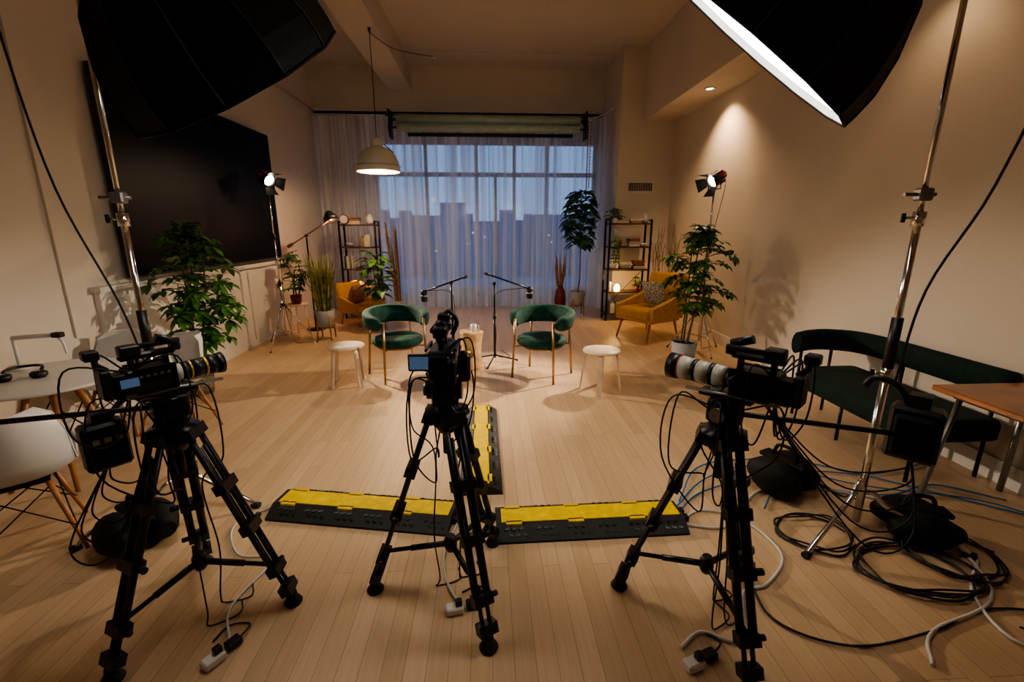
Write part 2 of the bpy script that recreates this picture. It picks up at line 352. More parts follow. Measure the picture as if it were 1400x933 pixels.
# pendant
b=B()
b.lathe([(.32,0),(.325,.03),(.318,.07),(.30,.15),(.25,.25),(.17,.32),(.10,.35),(.085,.36)],m_enamel,n=40,caps=False)
b.lathe([(.31,.0),(.31,.05),(.29,.15),(.24,.24),(.16,.305),(.09,.33),(.001,.335)],m_enin,n=40,caps=False)
b.lathe([(.31,0),(.32,0)],m_enamel,n=40,caps=False)
b.lathe([(.326,.075),(.33,.08),(.326,.085)],m_grey,n=40,caps=False)
b.lathe([(.09,.35),(.09,.40),(.075,.44),(.05,.47),(.02,.48)],m_enamel,n=24)
b.cyl((.24,0,.27),(.10,0,.39),.008,m_grey,n=6);b.ball((0,0,.11),.07,m_bulb,n=14);b.cyl((0,0,.18),(0,0,.33),.03,m_white)
b.tube([(0,0,.48),(.004,0,1.2),(0,0,1.88)],.006,m_black,6,sm=4)
b.tube([(0,0,1.89),(.03,.1,1.84),(.2,1.0,1.97),(.66,2.3,2.30)],.006,m_black,6,sm=8);b.cyl((0,0,1.86),(0,0,1.9),.02,m_blackm)
b.cyl((.66,2.3,2.28),(.66,2.3,2.328),.05,m_white)
o=b.done('pendant_lamp',(-1.61,7.29,2.52));light('POINT','pendant_bulb',o,(0,0,.02),95,(1,.71,.41),shadow_soft_size=.05)
# cable ramps
def ramp(loc,ang,Ln,W,name='cable_ramp'):
    b=B();h=.065;x0,x1=-Ln/2,Ln/2
    pr=[(-W/2,0),(-W/2,.014),(-W*.22,h),(W*.22,h),(W/2,.014),(W/2,0)]
    b.loft([[V((x,y,z)) for y,z in pr] for x in(x0,x1)],m_rubber,sm=False)
    pr=[(-W*.20,h),(-W*.20,h+.006),(W*.20,h+.006),(W*.20,h)]
    b.loft([[V((x,y,z)) for y,z in pr] for x in(x0+.03,x1-.02)],m_yrub,sm=False)
    k=int(Ln/.18)
    for i in range(k):
        x=x0+.1+i*(Ln-.2)/(k-1)
        for sg in(-1,1):
            if i%2==0: b.box((x,sg*W*.215,h-.001),(.09,.03,.014),m_yrub)
            for q in(-.04,.0,.04):
                b.box((x+q,sg*W*.31,.050),(.028,.012,.008),m_black,rot=(-sg*.47,0,.5))
                b.box((x+q+.02,sg*W*.40,.031),(.028,.012,.008),m_black,rot=(-sg*.47,0,-.5))
    for sg in(-1,1): b.box((x1+.02,sg*W*.1,.02),(.05,.04,.03),m_rubber)
    b.done(name,loc,ang)
ramp((-.77,2.51,0),math.radians(-10.5),1.12,.33);ramp((.58,2.34,0),math.radians(1.3),1.1,.33);ramp((-.07,3.36,0),math.radians(90.5),1.42,.29)
# round table
b=B();b.lathe([(.001,.715),(.42,.715),(.45,.725),(.45,.738),(.44,.742),(.001,.742)],m_white,n=56)
for i in range(4):
    a=pi/4+i*pi/2;b.tube([(.1*math.cos(a),.1*math.sin(a),.7),(.3*math.cos(a),.3*math.sin(a),0)],[.022,.014],m_teak,10)
    a2=a+pi/2;b.cyl((.15*math.cos(a),.15*math.sin(a),.55),(.26*math.cos(a2),.26*math.sin(a2),.15),.005,m_blackm,n=6)
b.done('round_white_table',(-2.95,3.05,0))
def shell_chair(loc,ang):
    b=B();prof=[(.235,.43),(.20,.445),(.08,.43),(-.08,.42),(-.17,.45),(-.215,.53),(-.24,.66),(-.265,.78),(-.27,.82)];hw=[.19,.215,.235,.24,.24,.235,.225,.19,.13];rings=[]
    for (x,z),w in zip(prof,hw):
        bk=max(0,min(1,(z-.42)/.2)) if x<-.1 else 0
        rings.append([V((x+(.12*bk*abs(u)**2),u*w,z+(1-bk)*.07*abs(u)**3)) for u in[(j-8)/8 for j in range(17)]])
    b.loft(rings,m_white,caps=False,close=False)
    b.loft([[p+V((.0,0,-.006)) for p in r] for r in rings],m_white,caps=False,close=False)
    edge=[r[0] for r in rings]+rings[-1][1:-1]+[r[-1] for r in rings[::-1]]+rings[0][1:-1][::-1];edge.append(edge[0])
    b.tube(edge,.005,m_white,6)
    for sx in(1,-1):
        for sy in(1,-1):
            b.tube([(sx*.11,sy*.11,.40),(sx*.22,sy*.2,0)],[.014,.010],m_teak,10)
            b.cyl((sx*.12,sy*.12,.38),(-sx*.19,sy*.18,.14),.004,m_blackm,n=6);b.cyl((sx*.12,sy*.12,.38),(sx*.19,-sy*.18,.14),.004,m_blackm,n=6)
    b.box((0,0,.405),(.24,.24,.015),m_blackm)
    b.done('white_shell_chair',loc,ang)
shell_chair((-2.50,2.30,0),math.radians(130));shell_chair((-3.18,3.88,0),math.radians(-86));shell_chair((-2.66,3.78,0),math.radians(-118))
b=B();b.lathe([(.001,0),(.07,0),(.07,.02),(.001,.022)],m_white,n=24);b.cyl((0,0,.02),(0,0,.22),.012,m_white);b.tube([(0,0,.22),(.16,-.02,.235),(.33,-.04,.25)],.016,m_white,8);b.box((.34,-.04,.25),(.06,.05,.035),m_black,bev=.006);b.tube([(.33,-.04,.24),(.37,-.05,.2),(.39,-.06,.12)],.008,m_white,8,sm=4)
b.done('desk_lamp',(-3.29,3.23,.742))
b=B();b.tube([(-.085,0,.03),(-.09,.05,.05),(-.05,.13,.05),(.05,.13,.05),(.09,.05,.05),(.085,0,.03)],.010,m_black,8,sm=6)
for x in(-.085,.085): b.lathe([(.001,0),(.035,0),(.045,.015),(.045,.035),(.03,.045),(.001,.045)],m_black,(x,-.02,0),20);b.lathe([(.02,.0455),(.02,.047),(.001,.047)],m_chrome,(x,-.02,0),16)
b.done('headphones',(-3.06,3.0,.743),.5)
# bench
b=B()
def rr_poly(x0,x1,y0,y1,r,corners,n=8):
    P=[]
    for cx,cy,a0,k in((x1,y1,0,'ne'),(x0,y1,90,'nw'),(x0,y0,180,'sw'),(x1,y0,270,'se')):
        rr=r if k in corners else .03
        ox=cx-rr if cx==x1 else cx+rr;oy=cy-rr if cy==y1 else cy+rr
        for i in range(n+1): a=math.radians(a0+90*i/n);P.append((ox+rr*math.cos(a),oy+rr*math.sin(a)))
    return P
P=rr_poly(2.79,3.4,2.6,3.9,.25,('nw',))
cx,cy=3.1,3.25
b.loft([[V((cx+(x-cx)*k,cy+(y-cy)*k,z)) for x,y in P] for k,z in((.97,.31),(1,.33),(1,.43),(.98,.455),(.93,.465))],m_green2)
path=[(3.43,2.62),(3.43,3.2),(3.43,3.6),(3.36,3.86),(3.15,3.97),(2.95,3.94),(2.80,3.86)]
b.tube([V((x,y,.69)) for x,y in path],.05,m_green2,14,sm=6,sx=2.0,sy=.85,up=(0,0,1))
for x,y in((3.41,2.7),(3.41,3.4),(3.2,3.93),(2.86,3.86)): b.cyl((x,y,0),(x,y,.64),.013,m_blackm,n=10)
for x,y in((2.86,2.66),(2.86,3.3)): b.cyl((x,y,0),(x,y,.34),.013,m_blackm,n=10)
b.done('green_velvet_bench',(3.1,3.25,0),center=True)
b=B();b.box((0,0,.725),(.66,1.15,.035),m_tabw,bev=.006)
b.cyl((-.22,.48,.705),(-.42,.42,.0),.016,m_grey,n=10);b.cyl((.25,.5,.705),(.26,.52,0),.018,m_grey);b.cyl((-.22,-.48,.705),(-.3,-.5,0),.018,m_grey);b.cyl((.25,-.5,.705),(.26,-.52,0),.018,m_grey)
b.box((0,0,.69),(.5,1.0,.03),m_blackm);b.done('wooden_table',(3.13,2.0,0))
def armchair(loc,ang,sc=1):
    b=B();b.at(sc=sc);b.box((.02,0,.37),(.66,.56,.15),m_yel,bev=.045);b.box((.02,0,.29),(.60,.64,.05),m_yel,bev=.01)
    b.box((-.33,0,.63),(.15,.62,.56),m_yel,rot=(0,-.28,0),bev=.055)
    for s_ in(1,-1):
        pr=[V((.30,0,.30)),V((.31,0,.47)),V((.05,0,.53)),V((-.25,0,.62)),V((-.38,0,.62)),V((-.32,0,.30))]
        b.loft([[p+V((0,s_*.30+o,0)) for p in pr] for o in(-.035,.035)],m_yel,sm=False)
        for x in(.28,-.28): b.tube([(x*.9,s_*.25,.27),(x*1.15,s_*.28,0)],[.02,.012],m_teak,10)
    for i in range(3):
        for j in range(2): b.ball((-.275-.04*j+.0,(-1+i)*.17,.6+.16*j),.012,m_teak,n=6)
    b.done('yellow_armchair',loc,ang)
armchair((2.55,7.0,0),math.radians(-150),1.12);armchair((-2.33,8.32,0),math.radians(-38),.82)
def pillow(loc,rot,mt,sz=.4):
    b=B();b.at((0,0,0),rot);n=10
    for sg in(1,-1):
        rings=[[V(((i/n-.5)*sz,(j/n-.5)*sz,sg*.07*((1-abs(2*i/n-1)**3)*(1-abs(2*j/n-1)**3))**.6)) for j in range(n+1)] for i in range(n+1)]
        b.loft(rings,mt,caps=False,close=False)
    b.done('throw_pillow',loc)
pillow((2.62,7.0,.70),(0,1.15,.5),m_pink,.42);pillow((-2.38,8.34,.54),(0,-1.15,-.5),m_pil2,.38)
# shelves
def shelf(loc,W,Hh,ang=0,n=5,D=.32):
    b=B()
    for x in(-W/2,W/2):
        for y in(-D/2,D/2): b.box((x,y,Hh/2),(.032,.032,Hh),m_blackm)
        b.box((x,0,Hh-.015),(.028,D,.028),m_blackm);b.box((x,0,.1),(.028,D,.028),m_blackm)
    for i in range(n): z=.12+i*(Hh-.2)/(n-1);b.box((0,0,z),(W,D,.028),m_shelf)
    b.tube([(-W/2,D/2,.14),(W/2,D/2,Hh*.5)],.005,m_blackm,6)
    b.done('bookshelf',loc,ang);return [.1345+i*(Hh-.2)/(n-1) for i in range(n)]
bc=[M('book_%d'%i,c,.6,0,.1) for i,c in enumerate([(.5,.45,.38),(.25,.06,.04),(.05,.09,.14),(.55,.5,.42),(.3,.2,.08),(.06,.12,.08),(.35,.33,.3)])]
def books(loc,zs):
    b=B()
    for (x,z,n,stack) in zs:
        if stack:
            zz=z
            for i in range(n): t=R.uniform(.02,.035);b.box((x+R.uniform(-.01,.01),0,zz+t/2),(R.uniform(.18,.23),.15,t*.95),R.choice(bc),rot=(0,0,R.uniform(-.1,.1)));zz+=t
        else:
            xx=x
            for i in range(n): t=R.uniform(.018,.04);h=R.uniform(.17,.24);b.box((xx+t/2,0,z+h/2),(t*.93,.15,h),R.choice(bc));xx+=t
    b.done('books',loc)
zr=shelf((2.6,8.5,0),.76,1.86)
books((2.6,8.45,0),[(-.05,zr[2],4,1),(.10,zr[3],5,1),(-.33,zr[0],9,0),(.12,zr[4],3,1),(-.33,zr[1],2,0),(.22,zr[2],5,1),(.02,zr[0],6,0)])
zl=shelf((-2.42,9.0,0),.66,1.84)
books((-2.42,8.95,0),[(-.3,zl[2],6,0),(-.05,zl[4],4,1),(.17,zl[1],5,1),(-.28,zl[0],8,0),(.05,zl[3],5,0)])
def vase(name,loc,prof,m,sc=1): b=B();b.lathe([(r*sc,z*sc) for r,z in prof],m,n=20);return b.done(name,loc)
bowl=[(.03,0),(.07,.03),(.08,.07),(.075,.07),(.06,.03),(.001,.015)];jar=[(.04,0),(.06,.04),(.055,.1),(.03,.13),(.035,.15),(.001,.15)]
vase('ceramic_vase',(2.46,8.52,zr[3]),jar,m_dkred,.8);vase('ceramic_vase',(-2.20,8.95,zl[4]),jar,m_white,1.2);vase('ceramic_bowl',(-2.6,8.95,zl[3]),bowl,m_potg)
vase('ceramic_vase',(-2.20,8.95,zl[2]),jar,m_potg,1.1);vase('ceramic_bowl',(2.88,8.45,zr[3]),bowl,m_white,.8);vase('ceramic_vase',(2.33,8.45,zr[2]),jar,m_white,1.2)
vase('ceramic_vase',(2.89,8.45,zr[4]),jar,m_potg,1.1)
b=B();b.axis((0,0,.09),(0,-1,0));b.lathe([(.001,-.02),(.085,-.02),(.09,0),(.085,.02),(.001,.02)],m_dkred,n=24);b.lathe([(.075,.021),(.001,.022)],m_white,n=24,caps=False);b.at();b.box((0,0,.004),(.08,.05,.008),m_black);b.done('table_clock',(-2.67,8.93,zl[4]))
o=vase('amber_table_lamp',(-2.54,8.92,zl[1]),[(.05,0),(.06,.02),(.02,.03),(.02,.08),(.14,.09),(.15,.11),(.12,.15),(.05,.18),(.001,.18)],m_glowo);light('POINT','amber_bulb',o,(0,-.16,.14),3.0,(1,.38,.08),shadow_soft_size=.05)
o=vase('candle_lamp',(2.42,8.40,zr[1]),[(.03,0),(.045,.01),(.05,.05),(.035,.10),(.02,.12),(.001,.12)],m_glowy,1.15);light('POINT','candle_bulb',o,(0,-.12,.2),11,(1,.56,.2),shadow_soft_size=.04)
# ------------------------------------------------------------------ plants
def pot(b,r,h,m,z=0,tap=.75):
    b.lathe([(r*tap,z),(r*(tap+.1),z+h*.3),(r,z+h),(r*.93,z+h),(r*.9,z+h*.85)],m,n=28,caps=True)
    b.lathe([(r*.92,z+h*.9),(.001,z+h*.92)],m_soil,n=20,caps=False)
def schefflera(name,loc,r,h,pm,stems,nU,rad,z0,z1,L=.13,zpot=0,clampx=None,ml=None,W=.32,nleaf=8,dx=0,dy=0):
    b=B();pot(b,r,h,pm,zpot);ml=ml or m_leaf;pts=[]
    for i in range(stems):
        a=i*2.4+.5;top=V((dx+rad*.35*math.cos(a),dy+rad*.35*math.sin(a),z1-R.uniform(.05,.35)*min(1,z1)))
        base=V((.04*math.cos(a),.04*math.sin(a),zpot+h*.9));mid=(base+top)/2+V((.04*math.sin(a*3),.04*math.cos(a*2),0))
        c=cat([base,mid,top],10);b.tube(c,[.012,.006],m_stem,7);pts+=[p for p in c if p.z>z0]
    for i in range(nU):
        q=V((R.gauss(0,.5),R.gauss(0,.5),0))
        if q.length>1: q.normalize()
        z=z0+(z1-z0)*R.random();k=math.sin(pi*min(1,max(0,(z-z0)/(z1-z0)*.8+.15)))
        p=V((dx+q.x*rad*k*1.2,dy+q.y*rad*k*1.2,z))
        if clampx: wx=loc[0]+p.x;p.x=max(clampx[0],min(clampx[1],wx))-loc[0]
        s=min(pts,key=lambda t:(t-p).length+max(0,t.z-p.z)*2);b.tube([s,(s+p)/2+V((0,0,.03)),p],.0035,m_leaf,5,sm=3)
        o=V((p.x-s.x,p.y-s.y,.12+.5*R.random()));b.umb(p,o,L*R.uniform(.8,1.15),ml,nleaf,W)
    return b.done(name,loc)
schefflera('potted_schefflera',(-3.08,4.74,0),.17,.38,m_basket,4,110,.36,.55,1.76,.135,clampx=(-3.18,-2.55),dx=.12,dy=.0,W=.45)
schefflera('potted_schefflera',(2.50,5.5,0),.16,.30,m_potg,4,100,.34,.66,1.74,.13,clampx=(2.0,3.3),dx=.16,dy=.1,W=.45)
b=B()
for i in range(3):
    a=i*2.1;b.tube([(.12*math.cos(a),.12*math.sin(a),.5),(.17*math.cos(a),.17*math.sin(a),0)],.011,m_birch,8)
b.lathe([(.001,.5),(.17,.5),(.17,.52),(.001,.52)],m_birch,n=28);b.done('plant_stool',(-3.08,7.42,0))
schefflera('potted_umbrella_tree',(-3.08,7.42,.521),.09,.14,m_dkred,3,52,.26,.22,.82,.10,clampx=(-3.27,-2.8),W=.38)
b=B();pot(b,.15,.26,m_potg,.20)
for i in range(4): a=pi/4+i*pi/2;b.cyl((.13*math.cos(a),.13*math.sin(a),.38),(.15*math.cos(a),.15*math.sin(a),0),.012,m_teak)
b.bar((-.14,0,.185),(.14,0,.185),.03,.03,m_teak,(0,1,0));b.bar((0,-.14,.185),(0,.14,.185),.03,.03,m_teak)
for i in range(300):
    a=R.random()*6.28;r=R.random()*.10;p=V((r*math.cos(a),r*math.sin(a),.43));q=V((math.cos(a)*R.uniform(.03,.22),math.sin(a)*R.uniform(.03,.22),0));hh=R.uniform(.45,.98)
    c=[p,p+q*.3+V((0,0,hh*.5)),p+q+V((0,0,hh))];t=R.random()*3;w=V((math.cos(t),math.sin(t),0))*.009
    b.add([c[0]-w,c[0]+w,c[1]-w,c[1]+w,c[2]],[[0,1,3,2],[2,3,4]],m_grass)
b.done('potted_ornamental_grass',(-2.56,7.15,0))
def broad(name,loc,pr,ph,pm,zp,z0,z1,rad,n,L,ml,stand=True,trunk=1,lw=.55):
    b=B();pot(b,pr,ph,pm,zp)
    if stand:
        for i in range(4): a=pi/4+i*pi/2;b.cyl((pr*.95*math.cos(a),pr*.95*math.sin(a),zp+.12),(pr*1.0*math.cos(a),pr*1.0*math.sin(a),0),.011,m_teak)
        b.bar((-pr*.9,0,zp-.015),(pr*.9,0,zp-.015),.03,.025,m_teak,(0,1,0));b.bar((0,-pr*.9,zp-.015),(0,pr*.9,zp-.015),.03,.025,m_teak)
    for t in range(trunk):
        a=t*2.2;c=cat([(.02*t,0,zp+ph*.9),(.03*math.cos(a),.03*math.sin(a),(z0+zp)/2+.1),(rad*.3*math.cos(a)*(trunk>1),rad*.3*math.sin(a)*(trunk>1),z1-.1)],8);b.tube(c,[.016,.008],m_stem,7)
    for i in range(n):
        z=z0+(z1-z0)*(i+.5)/n;a=i*2.4;k=.35+.65*math.sin(pi*(i+.5)/n);p=V((rad*.35*k*math.cos(a),rad*.35*k*math.sin(a),z))
        b.tube([(0,0,z-.06),p],.004,m_leaf,5);b.leaf(p,(math.cos(a),math.sin(a),R.uniform(-.4,.6)),L*R.uniform(.8,1.1),L*lw,ml,.4)
    b.done(name,loc)
broad('potted_fiddle_leaf_fig',(1.80,9.0,0),.16,.28,m_potg,.2,1.38,2.40,.5,130,.26,m_leaf2,lw=.62)
broad('potted_rubber_plant',(-1.86,7.72,0),.12,.2,m_yel,.35,.62,1.32,.38,44,.26,m_leaf,trunk=2)
schefflera('small_potted_plant',(2.33,8.45,zr[4]),.06,.09,m_white,2,22,.14,.06,.26,.08,W=.4)
schefflera('small_potted_plant',(2.82,8.45,zr[1]),.06,.10,m_dkred,2,18,.12,.10,.26,.06,W=.4)
b=B();b.lathe([(.05,0),(.06,.1),(.05,.1)],m_potg,n=16)
for i in range(9):
    x=R.uniform(-.04,.04);p=V((x,-.05,.1));b.tube([p,p+V((0,-.08,.05)),p+V((R.uniform(-.05,.05),-.12,-.2)),p+V((R.uniform(-.05,.05),-.12,-.4))],.003,m_leaf,5,sm=4)
    for k in range(7): b.leaf(p+V((R.uniform(-.05,.05),-.12,-.06*k)),(R.uniform(-1,1),-.4,0),.07,.05,m_leaf)
b.done('trailing_potted_plant',(2.31,8.38,zr[3]))
b=B();pot(b,.10,.35,m_dkred)
for i in range(14):
    a=R.random()*6.28;h=R.uniform(1.1,1.5);p=V((.03*math.cos(a),.03*math.sin(a),.3));q=p+V((.16*math.cos(a),.16*math.sin(a),h*.6));e=q+V((R.uniform(-.12,.12),R.uniform(-.1,.1),h*.4))
    e.x=min(e.x,.25);q.x=min(q.x,.2);b.tube([p,q,e],.004,m_stem,5,sm=4);b.tube([q,q+V((R.uniform(-.15,.08),R.uniform(-.1,.1),.3))],.003,m_stem,5)
b.done('branch_vase',(3.20,8.2,0))
b=B();b.lathe([(.07,0),(.11,.08),(.125,.25),(.10,.42),(.055,.5),(.06,.54),(.045,.54),(.04,.4)],m_dkred,n=28)
for i in range(16):
    a=R.random()*6.28;e=V((.12*math.cos(a),.06*math.sin(a),R.uniform(.95,1.25)));b.tube([(0,0,.4),e*.6,e],[.004,.012,.016,.003],m_dry,6,sm=4)
b.done('pampas_floor_vase',(1.52,9.45,0))
b=B();b.lathe([(.08,0),(.09,.3),(.08,.3),(.07,.05)],m_basket,n=20)
for i in range(22):
    a=R.random()*6.28;b.tube([(.04*math.cos(a),.04*math.sin(a),.05),(.07*math.cos(a)-.03,.07*math.sin(a),.9),(.10*math.cos(a)-.08,.10*math.sin(a),R.uniform(1.5,1.85))],[.006,.012,.010,.004],m_stem if i%2 else m_dry,6,sm=4)
b.done('dried_reed_bundle',(-1.78,9.1,0))
b=B();b.lathe([(.001,0),(.15,0),(.15,.02),(.02,.03)],m_blackm,n=28);b.cyl((0,0,.02),(0,0,1.55),.013,m_blackm);b.cyl((-.32,.1,1.42),(.42,-.12,1.82),.011,m_brass);b.cyl((-.36,.11,1.40),(-.28,.088,1.44),.03,m_brass);b.cyl((0,-.03,1.58),(0,.03,1.58),.022,m_black)
b.axis((.46,-.13,1.86),(.3,-.1,-.8));b.lathe([(.03,-.12),(.06,-.09),(.11,-.02),(.125,.05),(.12,.05),(.10,-.015),(.05,-.07),(.001,-.08)],m_black,n=28);b.ball((0,0,.0),.03,m_glowy,n=10);b.at()
o=b.done('arc_floor_lamp',(-2.98,7.85,0));light('POINT','floor_lamp_bulb',o,(.48,-.14,1.72),7,(1,.40,.22),shadow_soft_size=.05)
# ------------------------------------------------------------------ spots
def fresnel(loc,hz,aim,ang,power):
    b=B()
    for i in range(3):
        a=ang+i*2*pi/3;c=V((math.cos(a),math.sin(a),0))
        b.cyl(c*.025+V((0,0,.62)),c*.42+V((0,0,.015)),.011,m_chrome,n=8);b.cyl(V((0,0,.22)),c*.27+V((0,0,.25)),.008,m_chrome,n=8);b.ball(c*.42+V((0,0,.014)),.014,m_rubber,n=8)
    b.cyl((0,0,.15),(0,0,.95),.017,m_chrome);b.cyl((0,0,.9),(0,0,1.6),.014,m_chrome);b.cyl((0,0,1.55),(0,0,hz-.12),.011,m_chrome)
    for z in(.62,.93,1.58): b.cyl((0,0,z-.025),(0,0,z+.025),.026,m_black);b.cyl((.02,0,z),(.05,0,z),.008,m_black)
    h=V((0,0,hz));d=V(aim).normalized();s_=d.cross(V((0,0,1))).normalized()
    b.tube([h+s_*.1,h+s_*.1-V((0,0,.12)),h-s_*.1-V((0,0,.12)),h-s_*.1],.008,m_blackm,6)
    b.axis(h,d);b.lathe([(.001,-.16),(.055,-.16),(.07,-.12),(.08,-.04),(.08,.02)],m_red,n=24);b.lathe([(.082,.0),(.086,.0),(.086,.08),(.078,.08),(.074,.03)],m_black,n=24,caps=False)
    b.lathe([(.074,.035),(.04,.045),(.001,.05)],m_hot,n=20,caps=False)
    for i in range(6): b.box((.08*math.cos(i*pi/3),.08*math.sin(i*pi/3),-.06),(.022,.022,.1),m_black)
    for i in range(4):
        a=i*pi/2;c=V((math.cos(a),math.sin(a),0));t=V((-math.sin(a),math.cos(a),0))
        b.add([c*.08+t*.06+V((0,0,.08)),c*.08-t*.06+V((0,0,.08)),c*.15-t*.09+V((0,0,.18)),c*.15+t*.09+V((0,0,.18))],[[0,1,2,3]],m_black)
    b.at()
    b.tube([h-d*.14,h-d*.22-V((0,0,.2)),V((.03,.03,1.4)),V((.03,.02,.6)),V((.1,.1,.02)),V((.3,.2,.01))],.004,m_rubber,6,sm=6,zmin=.006)
    o=b.done('fresnel_light_stand',loc);light('SPOT','fresnel_beam',o,h+d*.10,power,(1,.81,.60),d,spot_size=math.radians(50),spot_blend=.6,shadow_soft_size=.06)
fresnel((-3.0,6.72,0),2.36,(3.3,-2.1,-1.9),.4,720);fresnel((2.98,6.1,0),2.32,(-3.3,-1.35,-1.9),2.6,720)
# ------------------------------------------------------------------ softboxes on stands
def softbox(name,C,d,r,dep,base,ztop,legang,cable,n=12):
    b=B();C=V(C);d=V(d).normalized();b.axis(C,d)
    def ring(rr,z): return [V((rr*math.cos(2*pi*j/n+pi/n),rr*math.sin(2*pi*j/n+pi/n),z)) for j in range(n)]
    prof=[(.10,-dep),(.25*r/.56,-dep*.88),(.40*r/.56,-dep*.66),(.50*r/.56,-dep*.38),(.55*r/.56,-dep*.15),(r,0),(r,.05)]
    b.loft([ring(a,z) for a,z in prof],m_fabric,caps=False,sm=False)
    b.loft([ring(r-.004,.05),ring(r-.01,.0),ring(.39*r/.56,-dep*.6),ring(.1,-dep*.95)],m_silver,caps=False,sm=False)
    b.loft([ring(r-.012,.022),ring(.002,.022)],m_diff,caps=False,sm=False)
    for j in range(n): b.tube([ring(a+.002,z)[j] for a,z in prof],.0035,m_seam,5)
    b.tube(ring(r+.001,.05)+[ring(r+.001,.05)[0]],.006,m_fabric,6)
    b.cyl((0,0,-dep-.02),(0,0,-dep+.03),.12,m_blackm,n=24);b.cyl((0,0,-dep-.30),(0,0,-dep),.075,m_black,n=20)
    hp=b.M@V((0,0,-dep-.12));b.at()
    base=V(base);top=V((base.x,base.y,ztop))
    b.cyl(hp,top,.014,m_chrome);b.cyl(top-V((0,0,.05)),top+V((0,0,.05)),.03,m_grey)
    for a,c,rr in [(.05,.95,.020),(.9,1.75,.017),(1.7,ztop,.0135)]: b.cyl(base+V((0,0,a)),base+V((0,0,c)),rr,m_chrome)
    for z in(.95,1.75): b.cyl(base+V((0,0,z-.04)),base+V((0,0,z+.03)),.028,m_chrome);b.cyl(base+V((-.07,0,z)),base+V((.0,0,z)),.007,m_chrome);b.box(base+V((-.08,0,z)),(.02,.012,.045),m_blackm,bev=.003)
    b.cyl(base+V((0,0,.98)),base+V((0,0,1.25)),.026,m_black)
    z=1.86;b.box(base+V((0,0,z)),(.07,.05,.06),m_grey,bev=.008);b.cyl(base+V((-.1,0,z)),base+V((.06,0,z)),.009,m_grey)
    for i in range(3):
        a=legang+i*2*pi/3;c=V((math.cos(a),math.sin(a),0))
        b.tube([base+V((0,0,.32-.07*i)),base+c*.06+V((0,0,.31-.07*i)),base+c*.14+V((0,0,.22-.05*i)),base+c*.42+V((0,0,.07)),base+c*.5+V((0,0,.018))],.0135,m_chrome,8,sm=4)
        b.cyl(base+c*.47+V((0,0,.02)),base+c*.52+V((0,0,.02)),.018,m_rubber)
    b.tube(cable,.006,m_rubber,6,sm=6)
    b.done(name,(base.x,base.y,0),center=True)
softbox('octagonal_softbox',(-1.045,2.12,2.34),(.33,.52,-.78),.45,.46,(-1.96,2.64,0),3.1,-.1,[(-1.5,1.9,3.0),(-2.0,2.2,3.1),(-2.24,2.5,2.6),(-2.22,2.58,1.9),(-2.04,2.6,1.3),(-1.96,2.6,.9)])
softbox('octagonal_softbox',(1.20,2.12,2.48),(-.505,.455,-.73),.49,.54,(2.12,2.2,0),3.1,3.6,[(1.6,1.8,3.0),(2.3,2.1,3.0),(2.55,2.15,2.5),(2.42,2.15,1.9),(2.2,2.16,1.4),(2.15,2.17,.9)])
# ------------------------------------------------------------------ tripods + cameras
def tripod(b,ang,hz=1.0,r=.372):
    for i in range(3):
        a=ang+i*2*pi/3;c=V((math.cos(a),math.sin(a),0));t=V((-math.sin(a),math.cos(a),0));top=c*.07+V((0,0,hz-.12));ft=c*r+V((0,0,.045))
        L=lambda u:top+(ft-top)*u
        for s_ in(1,-1):
            b.cyl(L(0)+t*.036*s_,L(.55)+t*.036*s_,.0125,m_black,n=10);b.cyl(L(.08)+t*.017*s_,L(.95)+t*.017*s_,.009,m_blackm,n=10)
            b.cyl(L(.45)+t*.032*s_,L(.82)+t*.032*s_,.0105,m_black,n=10)
        for u in(.0,.30,.55,.82,.95): b.bar(L(u-.025),L(u+.025),.11-.03*u,.05,m_black,t)
        b.cyl(L(.55)+t*.05,L(.55)+t*.085,.014,m_black,n=10);b.cyl(L(.82)+t*.04,L(.82)+t*.07,.012,m_black,n=10)
        b.cyl(L(.94),ft+V((0,0,-.01)),.02,m_black);b.lathe([(.001,0),(.036,0),(.041,.008),(.032,.022),(.022,.04),(.02,.06)],m_rubber,(ft.x,ft.y,0),18)
        hub=V((0,0,.26));b.cyl(hub,L(.80),.010,m_black,n=8);b.cyl(hub,hub*.4+L(.80)*.6,.014,m_black,n=8)
    b.lathe([(.02,.22),(.03,.24),(.03,.28),(.02,.3)],m_black,n=16)
    b.lathe([(.03,hz-.20),(.05,hz-.17),(.085,hz-.13),(.09,hz-.09),(.06,hz-.08),(.055,hz-.05)],m_blackm,n=24);b.cyl((0,0,hz-.3),(0,0,hz-.18),.018,m_black)
def head(b,fa,hz=1.0,rod=None):
    f_=V((math.cos(fa),math.sin(fa),0));s_=V((-f_.y,f_.x,0))
    b.box((0,0,hz),(.12,.10,.10),m_black,rot=(0,0,fa),bev=.014);b.cyl(s_*.075+V((0,0,hz)),s_*-.075+V((0,0,hz)),.045,m_blackm,n=20)
    b.box((0,0,hz+.062),(.2,.07,.02),m_black,rot=(0,0,fa));b.cyl(V((0,0,hz-.055)),V((0,0,hz-.035)),.06,m_blackm,n=22)
    b.cyl(s_*.078+V((0,0,hz)),s_*.09+V((0,0,hz)),.03,m_grey,n=16)
    if rod: b.cyl(rod[0],rod[1],.011,m_black);
